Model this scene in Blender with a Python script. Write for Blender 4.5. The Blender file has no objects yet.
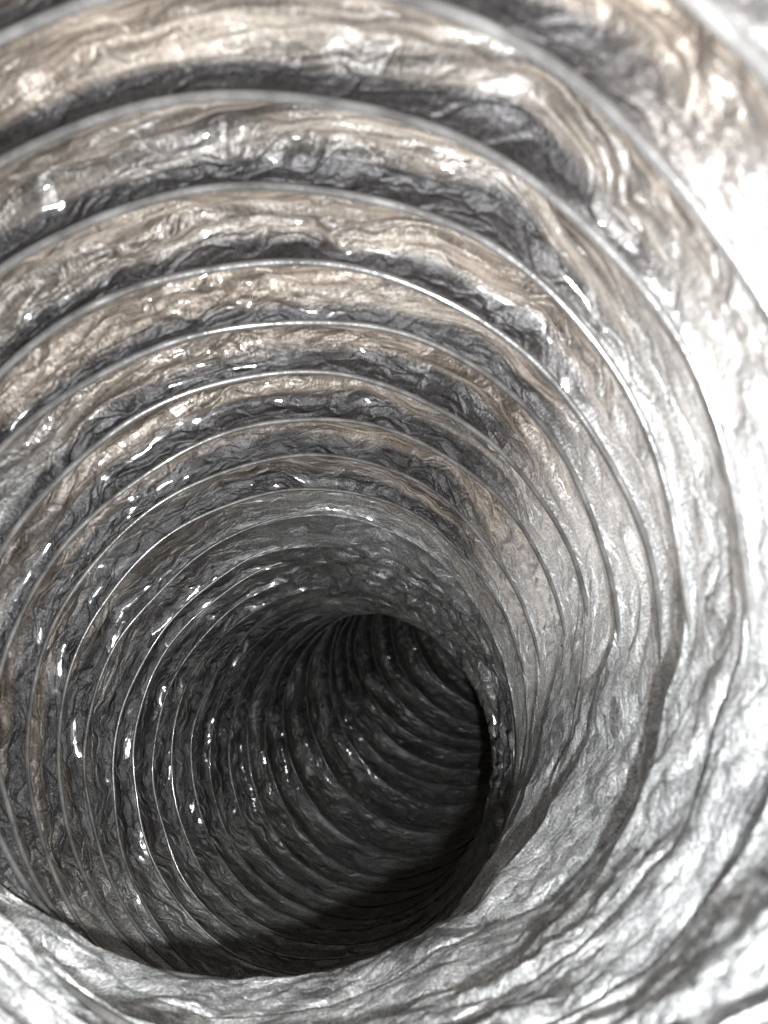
import bpy, math, random
import numpy as np
from mathutils import Matrix, Vector

# ------------------------------------------------------------------ camera, world, lamps, exposure
scene = bpy.context.scene
S = 0.1                                   # duct radius in metres; all duct measures below are in radii
PITCH = math.radians(30)
CAM_POS = Vector((0.0, 0.0, 0.50))

cam_data = bpy.data.cameras.new('camera')
cam = bpy.data.objects.new('camera', cam_data)
scene.collection.objects.link(cam)
cam.location = CAM_POS
cam.rotation_euler = (math.radians(90) - PITCH, 0, 0)
cam_data.sensor_fit = 'VERTICAL'
cam_data.sensor_height = 36.0
cam_data.lens = 36.0 * 745.0 / 1024.0
cam_data.clip_start = 0.005
cam_data.clip_end = 500.0
cam_data.dof.use_dof = True
cam_data.dof.focus_distance = 0.33
cam_data.dof.aperture_fstop = 15.0
scene.camera = cam
bpy.context.view_layer.update()
CAM_M = Matrix.Translation(CAM_POS) @ cam.rotation_euler.to_matrix().to_4x4()
CAM_R = np.array(CAM_M.to_3x3())

world = bpy.data.worlds.new('World')
scene.world = world
world.use_nodes = True
world.node_tree.nodes['Background'].inputs[0].default_value = (1.0, 0.98, 0.96, 1)
world.node_tree.nodes['Background'].inputs[1].default_value = 0.03

def lamp(name, kind, pos_cam, energy, color, size, target=None):
    d = bpy.data.lights.new(name, kind)
    d.energy = energy
    d.color = color
    if kind == 'POINT':
        d.shadow_soft_size = size
    else:
        d.size = size
    o = bpy.data.objects.new(name, d)
    scene.collection.objects.link(o)
    p = CAM_M @ (Vector(pos_cam) * S)
    o.location = p
    if target is not None:
        o.rotation_euler = ((CAM_M @ (Vector(target) * S)) - p).to_track_quat('-Z', 'Y').to_euler()
    return o
# the small hard lamp held at the mouth, a little right of and below the lens
lamp('hand_lamp', 'POINT', (0.20, -0.30, 0.0), 5.2, (0.97, 0.99, 1.0), 0.0035)
# fill light added over the duct: glows through the drawn film of the upper side
lamp('fill_lamp', 'AREA', (2.8, 5.5, -1.9), 8.5, (1.0, 0.95, 0.90), 0.5, (-0.3, 0, -2.0))
scene.view_settings.view_transform = 'Standard'
scene.view_settings.look = 'None'
scene.view_settings.gamma = 1.0
scene.view_settings.exposure = 0.0
scene.cycles.max_bounces = 5
scene.cycles.diffuse_bounces = 2
scene.cycles.glossy_bounces = 4
scene.cycles.use_adaptive_sampling = True
scene.cycles.adaptive_threshold = 0.03
scene.cycles.caustics_reflective = True
scene.cycles.sample_clamp_indirect = 6.0

# ------------------------------------------------------------------ materials
def ramp(nt, src, stops):
    r = nt.nodes.new('ShaderNodeValToRGB')
    els = r.color_ramp.elements
    while len(els) < len(stops):
        els.new(0.5)
    for e, (p, c) in zip(els, stops):
        e.position = p
        e.color = (c[0], c[1], c[2], 1) if isinstance(c, tuple) else (c, c, c, 1)
    nt.links.new(src, r.inputs[0])
    return r.outputs[0]

def math_node(nt, op, a, b=None):
    n = nt.nodes.new('ShaderNodeMath')
    n.operation = op
    for i, v in enumerate((a, b)):
        if v is None:
            continue
        if isinstance(v, (int, float)):
            n.inputs[i].default_value = v
        else:
            nt.links.new(v, n.inputs[i])
    return n.outputs[0]

def scaled(nt, src, s):
    m = nt.nodes.new('ShaderNodeVectorMath')
    m.operation = 'MULTIPLY'
    m.inputs[1].default_value = s
    nt.links.new(src, m.inputs[0])
    return m.outputs[0]

def noise(nt, vec, scale, detail=3.0, rough=0.55, distort=0.0):
    n = nt.nodes.new('ShaderNodeTexNoise')
    n.inputs['Scale'].default_value = scale
    n.inputs['Detail'].default_value = detail
    n.inputs['Roughness'].default_value = rough
    n.inputs['Distortion'].default_value = distort
    nt.links.new(vec, n.inputs['Vector'])
    return n.outputs['Fac']

def foil_material():
    m = bpy.data.materials.new('aluminium_laminate')
    m.use_nodes = True
    nt = m.node_tree
    nt.nodes.clear()
    L = nt.links.new
    out = nt.nodes.new('ShaderNodeOutputMaterial')
    fl = nt.nodes.new('ShaderNodeAttribute'); fl.attribute_name = 'flow'
    shade_attr = nt.nodes.new('ShaderNodeAttribute'); shade_attr.attribute_name = 'groove_shade'
    flow = fl.outputs['Vector']
    groove_shade = shade_attr.outputs['Fac']
    # long streaks of the drawn film that run round the duct
    st1 = noise(nt, scaled(nt, flow, (1.3, 1.3, 22)), 1.0, 4, 0.6, 0.6)
    st2 = noise(nt, scaled(nt, flow, (3.5, 3.5, 60)), 1.0, 3, 0.6, 0.8)
    blot = noise(nt, flow, 2.2, 3, 0.55)
    streak = math_node(nt, 'ADD', math_node(nt, 'MULTIPLY', st1, 0.4), math_node(nt, 'MULTIPLY', st2, 0.6))
    # crinkles of the film: ridges between flat facets
    vor = nt.nodes.new('ShaderNodeTexVoronoi')
    vor.feature = 'DISTANCE_TO_EDGE'
    vor.inputs['Scale'].default_value = 1.0
    warp = nt.nodes.new('ShaderNodeTexNoise')
    warp.inputs['Scale'].default_value = 5.0
    L(flow, warp.inputs['Vector'])
    wadd = nt.nodes.new('ShaderNodeVectorMath'); wadd.operation = 'MULTIPLY_ADD'
    L(warp.outputs['Color'], wadd.inputs[0]); wadd.inputs[1].default_value = (0.10, 0.10, 0.17)
    L(flow, wadd.inputs[2])
    L(scaled(nt, wadd.outputs[0], (7, 7, 24)), vor.inputs['Vector'])
    crease = ramp(nt, vor.outputs['Distance'], [(0.0, 0.0), (0.10, 1.0)])
    n_mid = noise(nt, scaled(nt, flow, (7, 7, 30)), 1.0, 3, 0.62, 0.5)
    grain = noise(nt, flow, 130.0, 2, 0.6)
    bump1 = nt.nodes.new('ShaderNodeBump'); bump1.inputs['Strength'].default_value = 0.15
    bump1.inputs['Distance'].default_value = 0.0026
    L(n_mid, bump1.inputs['Height'])
    bump2 = nt.nodes.new('ShaderNodeBump'); bump2.inputs['Strength'].default_value = 0.38
    bump2.inputs['Distance'].default_value = 0.0008
    L(crease, bump2.inputs['Height']); L(bump1.outputs[0], bump2.inputs['Normal'])
    bump3 = nt.nodes.new('ShaderNodeBump'); bump3.inputs['Strength'].default_value = 0.9
    bump3.inputs['Distance'].default_value = 0.0003
    L(grain, bump3.inputs['Height'])
    cr_ = nt.nodes.new('ShaderNodeAttribute'); cr_.attribute_name = 'crush'
    # flat facets between sharp creases: every cell of the crinkled film has its own tilt
    def tilt(vec, sc, amount, prev):
        v = nt.nodes.new('ShaderNodeTexVoronoi')
        v.inputs['Scale'].default_value = 1.0
        L(scaled(nt, vec, sc), v.inputs['Vector'])
        s = nt.nodes.new('ShaderNodeVectorMath'); s.operation = 'SUBTRACT'
        L(v.outputs['Color'], s.inputs[0]); s.inputs[1].default_value = (0.5, 0.5, 0.5)
        a = nt.nodes.new('ShaderNodeVectorMath'); a.operation = 'MULTIPLY_ADD'
        L(s.outputs[0], a.inputs[0]); cb = nt.nodes.new('ShaderNodeCombineXYZ')
        amt = math_node(nt, 'MULTIPLY', math_node(nt, 'ADD', math_node(nt, 'MULTIPLY', cr_.outputs['Fac'], 1.1), 0.8), amount)
        [L(amt, cb.inputs[i_]) for i_ in range(3)]
        L(cb.outputs[0], a.inputs[1])
        L(prev, a.inputs[2])
        n = nt.nodes.new('ShaderNodeVectorMath'); n.operation = 'NORMALIZE'
        L(a.outputs[0], n.inputs[0])
        return n.outputs[0]
    nbase = tilt(wadd.outputs[0], (6, 6, 16), 0.17, bump2.outputs[0])
    nbase = tilt(wadd.outputs[0], (12, 12, 34), 0.24, nbase)
    L(nbase, bump3.inputs['Normal'])
    geo = nt.nodes.new('ShaderNodeNewGeometry')
    nc1 = tilt(wadd.outputs[0], (7, 7, 15), 0.34, geo.outputs['Normal'])
    ncoat = tilt(wadd.outputs[0], (24, 24, 70), 0.08, nc1)
    rg = nt.nodes.new('ShaderNodeTexNoise')
    rg.noise_type = 'RIDGED_MULTIFRACTAL'
    rg.inputs['Scale'].default_value = 1.0
    rg.inputs['Detail'].default_value = 4.0
    rg.inputs['Roughness'].default_value = 0.55
    rg.inputs['Distortion'].default_value = 0.25
    L(scaled(nt, wadd.outputs[0], (6, 6, 24)), rg.inputs['Vector'])
    bump4 = nt.nodes.new('ShaderNodeBump'); L(ramp(nt, cr_.outputs['Fac'], [(0.0, 0.8), (0.8, 0.10)]), bump4.inputs['Strength'])
    bump4.inputs['Distance'].default_value = 0.0022
    L(rg.outputs['Fac'], bump4.inputs['Height']); L(bump3.outputs[0], bump4.inputs['Normal'])
    nrm = bump4.outputs[0]
    # colour: silver grey film, a little warm in the near bands, scuffed
    col = ramp(nt, math_node(nt, 'ADD', math_node(nt, 'MULTIPLY', streak, 0.7), math_node(nt, 'MULTIPLY', blot, 0.3)),
               [(0.36, (0.05, 0.048, 0.045)), (0.47, (0.115, 0.111, 0.106)), (0.55, (0.20, 0.195, 0.188)), (0.66, (0.34, 0.338, 0.33))])
    shade_mix = nt.nodes.new('ShaderNodeMix'); shade_mix.data_type = 'RGBA'
    lit_attr = nt.nodes.new('ShaderNodeAttribute'); lit_attr.attribute_name = 'lit_side'      # light on the lower right side, put into the film colour
    tan_n = noise(nt, scaled(nt, flow, (0.5, 0.5, 2.6)), 1.0, 2, 0.5)
    tan = nt.nodes.new('ShaderNodeMix'); tan.data_type = 'RGBA'; tan.blend_type = 'MULTIPLY'
    tth = nt.nodes.new('ShaderNodeAttribute'); tth.attribute_name = 'glow_mask'
    L(math_node(nt, 'MULTIPLY', ramp(nt, tan_n, [(0.42, 0.0), (0.58, 1.0)]), tth.outputs['Fac']), tan.inputs[0]); L(col, tan.inputs[6]); tan.inputs[7].default_value = (1.12, 0.98, 0.86, 1)
    col = tan.outputs[2]
    lit_mix = nt.nodes.new('ShaderNodeMix'); lit_mix.data_type = 'RGBA'
    L(lit_attr.outputs['Fac'], lit_mix.inputs[0]); L(col, lit_mix.inputs[6])
    L(ramp(nt, blot, [(0.35, (0.64, 0.65, 0.66)), (0.65, (0.87, 0.88, 0.88))]), lit_mix.inputs[7])
    L(groove_shade, shade_mix.inputs[0]); L(lit_mix.outputs[2], shade_mix.inputs[6]); shade_mix.inputs[7].default_value = (0.032, 0.030, 0.031, 1)
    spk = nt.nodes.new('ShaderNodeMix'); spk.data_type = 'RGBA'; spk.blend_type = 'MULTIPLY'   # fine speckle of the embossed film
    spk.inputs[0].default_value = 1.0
    L(shade_mix.outputs[2], spk.inputs[6]); L(ramp(nt, grain, [(0.38, 0.55), (0.62, 1.35)]), spk.inputs[7])
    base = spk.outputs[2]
    metal = nt.nodes.new('ShaderNodeBsdfPrincipled')
    L(base, metal.inputs['Base Color'])
    L(ramp(nt, lit_attr.outputs['Fac'], [(0.0, 0.58), (0.7, 0.6)]), metal.inputs['Metallic'])
    rough = ramp(nt, blot, [(0.35, 0.40), (0.65, 0.55)])
    rsub = math_node(nt, 'SUBTRACT', rough, ramp(nt, lit_attr.outputs['Fac'], [(0.0, 0.03), (0.7, 0.0)]))
    L(rsub, metal.inputs['Roughness'])
    L(ramp(nt, cr_.outputs['Fac'], [(0.0, 0.14), (0.7, 1.0)]), metal.inputs['Coat Weight'])
    metal.inputs['Coat IOR'].default_value = 2.2
    metal.inputs['Coat Roughness'].default_value = 0.10
    L(nrm, metal.inputs['Normal']); L(ncoat, metal.inputs['Coat Normal'])
    trans = nt.nodes.new('ShaderNodeBsdfTranslucent')
    tcol = ramp(nt, streak, [(0.40, (0.12, 0.097, 0.08)), (0.50, (0.40, 0.34, 0.29)), (0.60, (0.76, 0.69, 0.61))])
    tg = nt.nodes.new('ShaderNodeMix'); tg.data_type = 'RGBA'
    L(lit_attr.outputs['Fac'], tg.inputs[0]); L(tcol, tg.inputs[6]); tg.inputs[7].default_value = (0.9, 0.88, 0.86, 1)
    L(tg.outputs[2], trans.inputs['Color']); L(nrm, trans.inputs['Normal'])
    mix = nt.nodes.new('ShaderNodeMixShader')
    th = nt.nodes.new('ShaderNodeAttribute'); th.attribute_name = 'glow_mask'
    fac = math_node(nt, 'MULTIPLY', math_node(nt, 'MULTIPLY', math_node(nt, 'SUBTRACT', 1.0, groove_shade), TRANS), th.outputs['Fac'])
    fac = math_node(nt, 'MULTIPLY', fac, ramp(nt, streak, [(0.40, 0.55), (0.58, 1.0)]))
    L(fac, mix.inputs[0]); L(metal.outputs[0], mix.inputs[1]); L(trans.outputs[0], mix.inputs[2])
    L(mix.outputs[0], out.inputs['Surface'])
    return m

TRANS = 0.38

def wire_material():
    m = bpy.data.materials.new('film_covered_wire')
    m.use_nodes = True
    nt = m.node_tree
    p = nt.nodes['Principled BSDF']
    tc = nt.nodes.new('ShaderNodeTexCoord')
    n = noise(nt, tc.outputs['Object'], 90.0, 4, 0.6)
    nt.links.new(ramp(nt, n, [(0.35, (0.08, 0.077, 0.075)), (0.65, (0.19, 0.185, 0.18))]), p.inputs['Base Color'])
    p.inputs['Metallic'].default_value = 0.3
    nt.links.new(ramp(nt, n, [(0.3, 0.16), (0.7, 0.34)]), p.inputs['Roughness'])
    p.inputs['Coat Weight'].default_value = 0.6
    p.inputs['Coat Roughness'].default_value = 0.06
    b = nt.nodes.new('ShaderNodeBump'); b.inputs['Strength'].default_value = 0.4; b.inputs['Distance'].default_value = 0.0006
    nt.links.new(noise(nt, tc.outputs['Object'], 220.0, 3, 0.6), b.inputs['Height'])
    nt.links.new(b.outputs[0], p.inputs['Normal'])
    return m

def ground_material():
    m = bpy.data.materials.new('brown_earth')
    m.use_nodes = True
    nt = m.node_tree
    p = nt.nodes['Principled BSDF']
    tc = nt.nodes.new('ShaderNodeTexCoord')
    a = noise(nt, tc.outputs['Object'], 3.0, 8, 0.65)
    nt.links.new(ramp(nt, a, [(0.3, (0.13, 0.09, 0.06)), (0.7, (0.34, 0.26, 0.19))]), p.inputs['Base Color'])
    p.inputs['Roughness'].default_value = 0.9
    b = nt.nodes.new('ShaderNodeBump'); b.inputs['Strength'].default_value = 0.6; b.inputs['Distance'].default_value = 0.01
    nt.links.new(noise(nt, tc.outputs['Object'], 60.0, 6, 0.7), b.inputs['Height'])
    nt.links.new(b.outputs[0], p.inputs['Normal'])
    return m

FOIL = foil_material()
WIRE = wire_material()
GROUND = ground_material()

# ------------------------------------------------------------------ the coils of the duct
# each coil: centre x, y, z; tilt of its plane nx, ny (the normal is nx, ny, -1); dents cos/sin of 1..4 times the angle
RINGS = [
    (-0.3164, -0.1195, -1.1892, 0.3352, 0.3548, 0.0044, 0.0026, 0.0044, -0.0001, 0.0034, -0.0012, 0.0021, -0.0017),
    (-0.3007, -0.1677, -1.3536, 0.2268, 0.253, -0.0019, 0.0056, 0.0096, -0.0006, 0.0039, 0.0, -0.0033, -0.0039),
    (-0.2914, -0.2272, -1.5215, 0.1221, 0.168, -0.0075, 0.0043, 0.0019, -0.004, -0.0009, -0.0033, -0.0058, -0.0085),
    (-0.2789, -0.2994, -1.7118, 0.0044, 0.1216, -0.0097, -0.0014, -0.0071, 0.0036, -0.0062, -0.0013, -0.0013, -0.0066),
    (-0.2518, -0.3894, -1.9178, -0.0978, 0.1184, 0.0066, -0.009, -0.0017, 0.0044, 0.0071, -0.0159, -0.0089, -0.0026),
    (-0.2414, -0.47, -2.1607, -0.2082, 0.1702, -0.0054, 0.0045, 0.0089, 0.0059, -0.0056, -0.0022, -0.0015, -0.0042),
    (-0.24, -0.5724, -2.3924, -0.2801, 0.1556, 0.0037, -0.0015, 0.0005, -0.0033, 0.0024, -0.002, 0.0011, -0.0006),
    (-0.2514, -0.6805, -2.6271, -0.3259, 0.101, 0.0024, 0.0025, 0.0077, 0.0086, -0.0018, -0.0014, 0.002, -0.0001),
    (-0.276, -0.7903, -2.881, -0.3445, 0.0192, -0.002, 0.0006, -0.0005, 0.001, -0.0006, -0.004, 0.0039, -0.0014),
    (-0.2894, -0.905, -3.1506, -0.3233, -0.0677, 0.0021, 0.0012, -0.0014, -0.0073, -0.004, 0.0004, 0.0025, 0.0034),
    (-0.2926, -1.0283, -3.4238, -0.271, -0.1505, -0.008, -0.008, -0.0128, -0.0016, -0.0077, -0.0093, 0.0028, -0.0048),
    (-0.2927, -1.1488, -3.6979, -0.1936, -0.2174, 0.0002, -0.023, -0.013, 0.0073, 0.0, 0.0, 0.0, 0.0),
    (-0.2978, -1.2531, -3.9703, -0.103, -0.2575, 0.0017, 0.0082, 0.0017, -0.0011, 0.0, 0.0, 0.0, 0.0),
    (-0.3042, -1.3542, -4.2391, -0.0075, -0.2783, 0.0007, 0.0017, -0.0039, 0.0068, 0.0, 0.0, 0.0, 0.0),
    (-0.3037, -1.4525, -4.5061, 0.0901, -0.2802, -0.0061, -0.0058, -0.0044, -0.0063, 0.0, 0.0, 0.0, 0.0),
    (-0.2883, -1.5451, -4.7714, 0.1873, -0.2653, -0.0021, -0.0049, -0.0085, -0.0128, 0.0, 0.0, 0.0, 0.0),
    (-0.2582, -1.6301, -5.0322, 0.2738, -0.2383, -0.0066, -0.0034, -0.006, -0.0051, 0.0, 0.0, 0.0, 0.0),
    (-0.2095, -1.701, -5.2894, 0.3466, -0.1994, -0.0008, -0.0012, 0.0016, -0.0095, 0.0, 0.0, 0.0, 0.0),
    (-0.1435, -1.7531, -5.543, 0.4009, -0.1524, -0.0071, -0.0009, -0.0015, -0.0097, 0.0, 0.0, 0.0, 0.0),
    (-0.0568, -1.7778, -5.7976, 0.4406, -0.0906, -0.0033, -0.0155, 0.0023, -0.0017, 0.0, 0.0, 0.0, 0.0),
    (0.0517, -1.7693, -6.059, 0.479, -0.0038, -0.01, -0.0326, 0.0137, -0.011, 0.0, 0.0, 0.0, 0.0),
    (0.1763, -1.7305, -6.3276, 0.517, 0.1044, 0.0194, -0.0109, 0.006, -0.0129, 0.0, 0.0, 0.0, 0.0),
    (0.3024, -1.6784, -6.5967, 0.5367, 0.2075, 0.06, 0.0577, -0.0366, 0.0063, 0.0, 0.0, 0.0, 0.0),
    (0.4206, -1.6281, -6.8606, 0.5273, 0.2839, 0.0001, 0.0044, -0.0, 0.003, 0.0, 0.0, 0.0, 0.0),
    (0.533, -1.5788, -7.1206, 0.4987, 0.342, 0.0056, 0.0005, -0.0078, 0.0002, 0.0, 0.0, 0.0, 0.0),
    (0.6424, -1.5279, -7.3793, 0.46, 0.3956, -0.017, -0.0016, 0.0034, 0.0069, 0.0, 0.0, 0.0, 0.0),
]

def unit(v):
    return v / np.linalg.norm(v)

coils = []                                 # centre, normal, e1, e2, dents
for r in RINGS:
    r = np.array(r)
    n = unit(np.array((r[3], r[4], -1.0)))
    coils.append([r[:3], n, r[5:13]])
for i in range(4):                         # three more coils towards the open mouth
    c0, n0, d0 = coils[0]
    step = coils[0][0] - coils[1][0]
    coils.insert(0, [c0 + unit(step) * 0.155, unit(n0 * np.array((1.08, 1.05, 1))), d0 * 0.5])
up_cam = CAM_R.T @ np.array((0, 0, 1.0))
for i in range(12):                        # the duct goes on round the bend and lies along the ground
    c0, n0, d0 = coils[-1]
    d = unit(coils[-1][0] - coils[-2][0])
    side = unit(np.cross(d, up_cam))
    d = unit(d + side * 0.10)
    d = unit(d - up_cam * np.dot(d, up_cam) * 0.3)
    coils.append([c0 + d * 0.29, unit(n0 * 0.6 + d * 0.4), d0 * 0.5])
NC = len(coils)
FIRST = 4                                  # index of the first measured coil

def frame(n):
    e1 = unit(np.array((1.0, 0, 0)) - n * n[0])
    e2 = np.cross(n, e1)
    if e2[1] < 0:
        e2 = -e2
    return e1, e2
# transport the frames so that they do not twist beyond the bend
frames = []
for k, (c, n, d) in enumerate(coils):
    if k < FIRST + 20:
        frames.append(frame(n))
    else:
        e1, _ = frames[-1]
        e1 = unit(e1 - n * np.dot(e1, n))
        e2 = np.cross(n, e1)
        if np.dot(e2, frames[-1][1]) < 0:
            e2 = -e2
        frames.append((e1, e2))

rng = np.random.RandomState(7)
PH = rng.rand(NC, 6) * 6.283

# the floor sinks away behind the fifth coil
DIP = [0.13, 0.11, 0.085, 0.05, 0.015, -0.01, 0.10, 0.17, 0.20, 0.20, 0.18, 0.16, 0.12, 0.07, 0.03, 0.0]

def ring_points(k, th, dr=0.0, da=0.0):
    c, n, d = coils[k]
    e1, e2 = frames[k]
    r = np.ones_like(th)
    for i in range(4):
        r = r + d[2 * i] * np.cos((i + 1) * th) + d[2 * i + 1] * np.sin((i + 1) * th)
    r = r + 0.004 * np.sin(5 * th + PH[k, 0]) + 0.0025 * np.sin(11 * th + PH[k, 1]) + dr
    s_ = np.sin(th)
    kk = k - FIRST
    r = r + DIP[min(max(kk, 0), len(DIP) - 1)] * np.clip(-np.cos(th + math.radians(90) + math.pi) * 1.0 - 0.2, 0, 1) ** 1.5
    wob = 0.006 * np.sin(3 * th + PH[k, 2]) + 0.004 * np.sin(7 * th + PH[k, 3])
    return (c[None, :] + np.cos(th)[:, None] * e1 * r[:, None] + np.sin(th)[:, None] * e2 * r[:, None]
            + n * (wob + da)[:, None])

def to_world(p):
    p = p.reshape(-1, 3) * S
    return p @ CAM_R.T + np.array(CAM_POS)

# ------------------------------------------------------------------ crumpling
def hash2(i, j, seed):
    h = (i.astype(np.int64) * 374761393 + j.astype(np.int64) * 668265263 + seed * 1274126177) & 0xffffffff
    h = ((h ^ (h >> 13)) * 1274126177) & 0xffffffff
    h = h ^ (h >> 16)
    return (h & 0xffffff) / float(0xffffff)

def facets(u, v, seed, nu):
    """piecewise flat heights on a lattice of triangles, periodic in u"""
    iu = np.floor(u); iv = np.floor(v)
    fu = u - iu; fv = v - iv
    a = lambda i, j: hash2(np.mod(i, nu), j, seed)
    flip = hash2(np.mod(iu, nu), iv, seed + 99) > 0.5
    h00 = a(iu, iv); h10 = a(iu + 1, iv); h01 = a(iu, iv + 1); h11 = a(iu + 1, iv + 1)
    t1 = np.where(fu + fv < 1, h00 + (h10 - h00) * fu + (h01 - h00) * fv,
                  h11 + (h01 - h11) * (1 - fu) + (h10 - h11) * (1 - fv))
    t2 = np.where(fu > fv, h00 + (h10 - h00) * fu + (h11 - h10) * fv,
                  h00 + (h11 - h01) * fu + (h01 - h00) * fv)
    return np.where(flip, t1, t2) - 0.5

def smooth(u, v, seed, nu):
    iu = np.floor(u); iv = np.floor(v)
    fu = u - iu; fv = v - iv
    fu = fu * fu * (3 - 2 * fu); fv = fv * fv * (3 - 2 * fv)
    a = lambda i, j: hash2(np.mod(i, nu), j, seed)
    return ((a(iu, iv) * (1 - fu) + a(iu + 1, iv) * fu) * (1 - fv)
            + (a(iu, iv + 1) * (1 - fu) + a(iu + 1, iv + 1) * fu) * fv) - 0.5

def crumple(th, v, seed, scale, shear=0.0, aspect=1.0):
    """th angle, v along the film in radii; scale = cells per radian"""
    nu = int(round(scale * 2 * math.pi))
    u = th / (2 * math.pi) * nu
    wu = smooth(u * 0.5, v * scale * 0.5, seed + 5, nu // 2) if nu % 2 == 0 else 0
    n2 = max(3, nu // 2)
    u2 = th / (2 * math.pi) * n2
    wu = smooth(u2, v * scale * 0.6, seed + 5, n2) * 0.7
    wv = smooth(u2, v * scale * 0.6, seed + 6, n2) * 0.7
    return facets(u + wu + shear * v * scale, v * scale * aspect + wv, seed, nu)

def sstep(a, b, x):
    t = np.clip((x - a) / (b - a), 0, 1)
    return t * t * (3 - 2 * t)

def crush(th, kf):
    """how far the film is pushed together on the inner side of the bends, 0..1"""
    cx, sy = np.cos(th), np.sin(th)
    kf = np.asarray(kf, float)
    a = sstep(0.10, 0.55, cx * 0.3 - sy * 0.95)
    b = sstep(0.35, 0.85, cx * 0.66 - sy * 0.75)
    c = sstep(-0.1, 0.7, cx * 0.8 + sy * 0.6)
    ab = sstep(4.8, 6.2, kf); bc = sstep(9, 11, kf)
    return (a * (1 - ab) + b * ab) * (1 - bc) + c * bc * (1 - 0.4 * sstep(19, 22, kf))

def edge_shift(k, th):
    """the crumpled crest of film laid over coil k: inward and along the duct"""
    w = crush(th, k - FIRST)
    z = th * 0
    def poly(freq, seed):
        n = int(freq * 2 * math.pi)
        u = th / (2 * math.pi) * n + smooth(th / (2 * math.pi) * 9, z + k, seed + 3, 9) * 1.6
        return facets(u, z + k * 1.0, seed, n)
    f = 1 - 0.8 * float(sstep(7, 10, k - FIRST))
    inward = f * w * (0.036 + 0.034 * poly(2.4, 71) + 0.026 * poly(7, 72) + 0.007 * poly(19, 73))
    along = f * w * (0.10 * poly(1.7, 74) + 0.050 * poly(5, 75) + 0.010 * poly(15, 76))
    return inward, along

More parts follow.
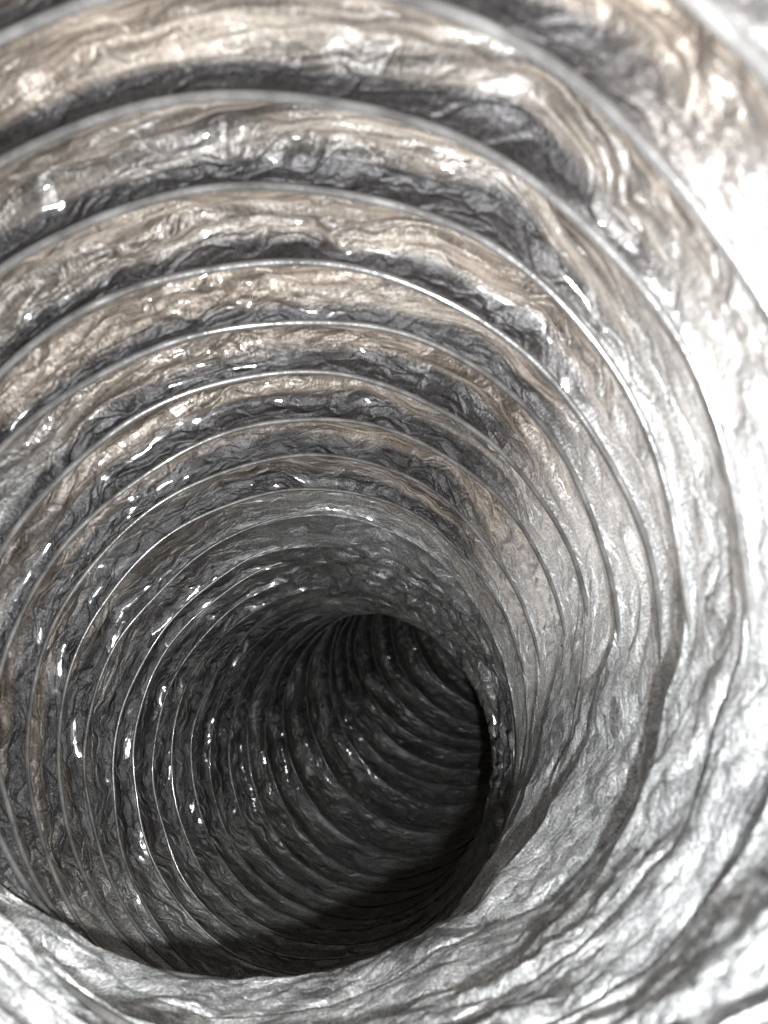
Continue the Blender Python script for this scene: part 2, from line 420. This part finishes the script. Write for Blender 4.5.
def band_grid(k, nth, nt):
    th = np.arange(nth) / nth * 2 * math.pi
    tt = 0.5 - 0.5 * np.cos(np.linspace(0, 1, nt) * math.pi)
    tt = 0.5 * tt + 0.5 * np.linspace(0, 1, nt)
    k0 = max(k - 1, 0); k3 = min(k + 2, NC - 1)
    i1, a1 = edge_shift(k, th); i2, a2 = edge_shift(k + 1, th)
    P1 = ring_points(k, th, 0.006 - i1, a1); P2 = ring_points(k + 1, th, 0.006 - i2, a2)
    P0 = ring_points(k0, th, 0.006) if k > 0 else 2 * P1 - P2
    P3 = ring_points(k3, th, 0.006) if k + 2 < NC else 2 * P2 - P1
    T = tt[None, :, None]
    A, B, Cc, D = (P[:, None, :] for P in (P0, P1, P2, P3))
    base = 0.5 * (2 * B + (Cc - A) * T + (2 * A - 5 * B + 4 * Cc - D) * T ** 2 + (-A + 3 * B - 3 * Cc + D) * T ** 3)
    lin = B + (Cc - B) * T
    base = 0.35 * base + 0.65 * lin
    c = coils[k][0] * (1 - T) + coils[k + 1][0] * T
    rad = base - c
    ax = unit(coils[k + 1][0] - coils[k][0])
    rad = rad - (rad @ ax)[..., None] * ax
    rad /= np.linalg.norm(rad, axis=-1, keepdims=True)
    gap = np.linalg.norm(P2 - P1, axis=1)[:, None]
    axial = (P2 - P1) / np.maximum(gap, 1e-4)
    TH = np.repeat(th[:, None], nt, 1)
    TT = np.repeat(tt[None, :], nth, 0)
    V = (k + TT) * 0.30 * 1.0
    kk = k - FIRST
    cx, sy = np.cos(TH), np.sin(TH)
    w = crush(TH, kk + TT)
    jag = smooth(TH / (2 * math.pi) * 17, V * 0 + k * 3.7, 31, 17) + 0.6 * smooth(TH / (2 * math.pi) * 41, V * 0 + k * 1.3, 32, 41)
    # drawn film: sags outward, deepest just before the next coil
    peak = 0.55 + 0.10 * jag
    rise = np.where(TT < peak, np.sin(TT / peak * math.pi / 2) ** 1.3, np.cos((TT - peak) / (1 - peak) * math.pi / 2) ** 0.55)
    sag = np.clip(0.42 * gap, 0.04, 0.13) * (1 + 0.35 * jag) * rise
    # pushed together: a puffed pleat that leans over the coil
    slit = np.where(TT < 0.045, TT / 0.045, np.exp(-((TT - 0.045) / 0.075) ** 2)) * (0.10 + 0.04 * jag)
    dip = (0.012 + 0.030 * float(sstep(4, 7, kk))) * (1 + 0.6 * jag)
    puff = slit + dip * np.where(TT < 0.10, (TT / 0.10) ** 0.7, (np.clip(1 - TT, 0, 1) / 0.90) ** 0.9)
    lit_zone = sstep(-0.25, 0.45, cx * 0.62 - sy * 0.78 + 0.25 * (cx > 0) * cx)
    sag = sag * (1 - 0.6 * lit_zone)
    disp = sag * (1 - w) + puff * w
    env = np.sin(np.clip(TT, 0, 1) * math.pi) ** 0.6
    big = 0.7 + 0.35 * w
    big = big * (1 + 0.9 * float(sstep(8, 12, kk)))
    cr = (crumple(TH, V, 11, 7, 0.5, 1.3) * (0.032 + 0.004 * w) + crumple(TH, V, 12, 17, -0.7, 1.2) * (0.014 - 0.002 * w + 0.030 * w * float(sstep(9, 12, kk) - 0.7 * sstep(13, 15, kk)))
          + crumple(TH, V, 13, 37, 0.4, 1.0) * (0.005 + 0.004 * w)) * big
    # long diagonal tension folds
    dg = smooth(TH / (2 * math.pi) * 5, V * 0.8, 44, 5) * 9
    def ridge(n):
        return np.clip(1 - np.abs(n) * 5.0, 0, 1) ** 1.3
    fold = -(ridge(smooth(TH / (2 * math.pi) * 18 + dg + V * 5, V * 11, 14, 18)) * 0.022
             + ridge(smooth(TH / (2 * math.pi) * 30 + dg * 2 - V * 9, V * 22, 17, 30)) * 0.013
             + ridge(smooth(TH / (2 * math.pi) * 64 + dg * 2 + V * 16, V * 40, 15, 64)) * 0.006) * (1.2 - 1.2 * w)
    pos = base + rad * (disp + (cr + fold) * env)[..., None]
    pos = pos + axial[:, None, :] * ((jag * 0.02 * w + crumple(TH, V, 16, 13, 0.3) * 0.02) * env)[..., None]
    # grooves beyond the near coil so that the film tucks behind it
    ends = sstep(0.0, 0.06, TT) * sstep(1.0, 0.94, TT)
    groove_shade = sstep(0.84, 0.93, TT + 0.05 * jag + 0.06 * smooth(TH / (2 * math.pi) * 4, V * 0 + k * 2.7, 81, 4)) * (1 - w) * sstep(-0.9, 0.2, sy + 0.3) * (1 - 0.75 * lit_zone)  # shade of the groove before each coil, painted into the film colour
    arc = np.zeros_like(TT)
    arc[:, 1:] = np.cumsum(np.linalg.norm(np.diff(base + rad * disp[..., None], axis=1), axis=-1), axis=1)
    flow = np.stack([cx, sy, k * 0.61 + arc + 7.0], -1)
    glow_mask = (1 - (0.5 + 0.45 * sstep(0.3, -0.3, sy)) * w) * (1 - 0.9 * float(sstep(8, 10, kk)))  # translucency cut deep and low in the duct: shade put into the film
    lit_side = np.maximum(w, sstep(-0.25, 0.45, cx * 0.62 - sy * 0.78)) * (1 - 0.8 * float(sstep(6, 12, kk)))  # where the near lower right is painted brighter
    return pos, groove_shade, flow, glow_mask, lit_side, w

def make_mesh(name, verts, faces_n, faces, smooth_on=True):
    me = bpy.data.meshes.new(name)
    nv, nf = len(verts), len(faces)
    me.vertices.add(nv)
    me.vertices.foreach_set('co', verts.astype(np.float32).ravel())
    me.loops.add(nf * 4)
    me.loops.foreach_set('vertex_index', faces.astype(np.int32).ravel())
    me.polygons.add(nf)
    me.polygons.foreach_set('loop_start', (np.arange(nf) * 4).astype(np.int32))
    me.polygons.foreach_set('loop_total', np.full(nf, 4, np.int32))
    me.polygons.foreach_set('use_smooth', np.full(nf, smooth_on, bool))
    me.update(calc_edges=True)
    return me

def grid_faces(nu, nv, close_u=True, close_v=False):
    i = np.arange(nu if close_u else nu - 1)
    j = np.arange(nv if close_v else nv - 1)
    I, J = np.meshgrid(i, j, indexing='ij')
    a = I * nv + J
    b = ((I + 1) % nu) * nv + J
    c = ((I + 1) % nu) * nv + (J + 1) % nv
    d = I * nv + (J + 1) % nv
    return np.stack([a, b, c, d], -1).reshape(-1, 4)

base_loc = Vector(to_world(coils[FIRST + 16][0] - up_cam * 1.0)[0])
duct = bpy.data.objects.new('flexible_duct', None)
scene.collection.objects.link(duct)
duct.location = base_loc
duct.empty_display_size = 0.05
duct['label'] = 'inside of a crumpled silver foil air duct ribbed with wire coils, bending into darkness'
duct['category'] = 'duct'
OFF = np.array(base_loc)

low = 1e9
for k in range(NC - 1):
    kk = k - FIRST
    nth = 1100 if kk < 8 else (900 if kk < 14 else 600)
    nt = 26 if kk < 8 else (20 if kk < 16 else 14)
    pos, groove_shade, flow, glow_mask, lit_side, wcr = band_grid(k, nth, nt)
    w = to_world(pos)
    low = min(low, w[:, 2].min())
    me = make_mesh('foil_band', w - OFF, 4, grid_faces(nth, nt))
    a = me.attributes.new('flow', 'FLOAT_VECTOR', 'POINT'); a.data.foreach_set('vector', flow.astype(np.float32).ravel())
    a = me.attributes.new('groove_shade', 'FLOAT', 'POINT'); a.data.foreach_set('value', groove_shade.astype(np.float32).ravel())
    a = me.attributes.new('glow_mask', 'FLOAT', 'POINT'); a.data.foreach_set('value', glow_mask.astype(np.float32).ravel())
    a = me.attributes.new('lit_side', 'FLOAT', 'POINT'); a.data.foreach_set('value', lit_side.astype(np.float32).ravel())
    a = me.attributes.new('crush', 'FLOAT', 'POINT'); a.data.foreach_set('value', wcr.astype(np.float32).ravel())
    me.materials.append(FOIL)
    o = bpy.data.objects.new('foil_band', me)
    scene.collection.objects.link(o)
    o.parent = duct

WR = 0.0115
for k in range(NC):
    kk = k - FIRST
    WR = 0.0098 - 0.0018 * float(sstep(4, 9, kk))
    nth, nc = (360, 10) if kk < 16 else (200, 8)
    th = np.arange(nth) / nth * 2 * math.pi
    sink = 0.006 * (1 + 2.0 * smooth(th / (2 * math.pi) * 23, th * 0 + k * 5.1, 61, 23)) * float(sstep(7, 11, kk))
    P = ring_points(k, th, sink + 0.022 * crush(th, kk))
    c, n, _ = coils[k]
    rad = P - c
    rad = rad / np.linalg.norm(rad, axis=1, keepdims=True)
    ph = np.arange(nc) / nc * 2 * math.pi
    V = (P[:, None, :] + rad[:, None, :] * (np.cos(ph) * WR)[None, :, None] + n[None, None, :] * (np.sin(ph) * WR * 1.1)[None, :, None])
    me = make_mesh('wire_coil', to_world(V) - OFF, 4, grid_faces(nth, nc, True, True))
    me.materials.append(WIRE)
    o = bpy.data.objects.new('wire_coil', me)
    scene.collection.objects.link(o)
    o.parent = duct

# ------------------------------------------------------------------ the ground under the duct
gn = 41
xs = np.sign(np.linspace(-1, 1, gn)) * np.abs(np.linspace(-1, 1, gn)) ** 3 * 100
X, Y = np.meshgrid(xs, xs, indexing='ij')
G = np.stack([X, Y, np.full_like(X, low - 0.001)], -1).reshape(-1, 3)
gm = make_mesh('ground', G, 4, grid_faces(gn, gn, False, False))
gm.materials.append(GROUND)
go = bpy.data.objects.new('ground', gm)
scene.collection.objects.link(go)
go['kind'] = 'structure'
print('low', low)
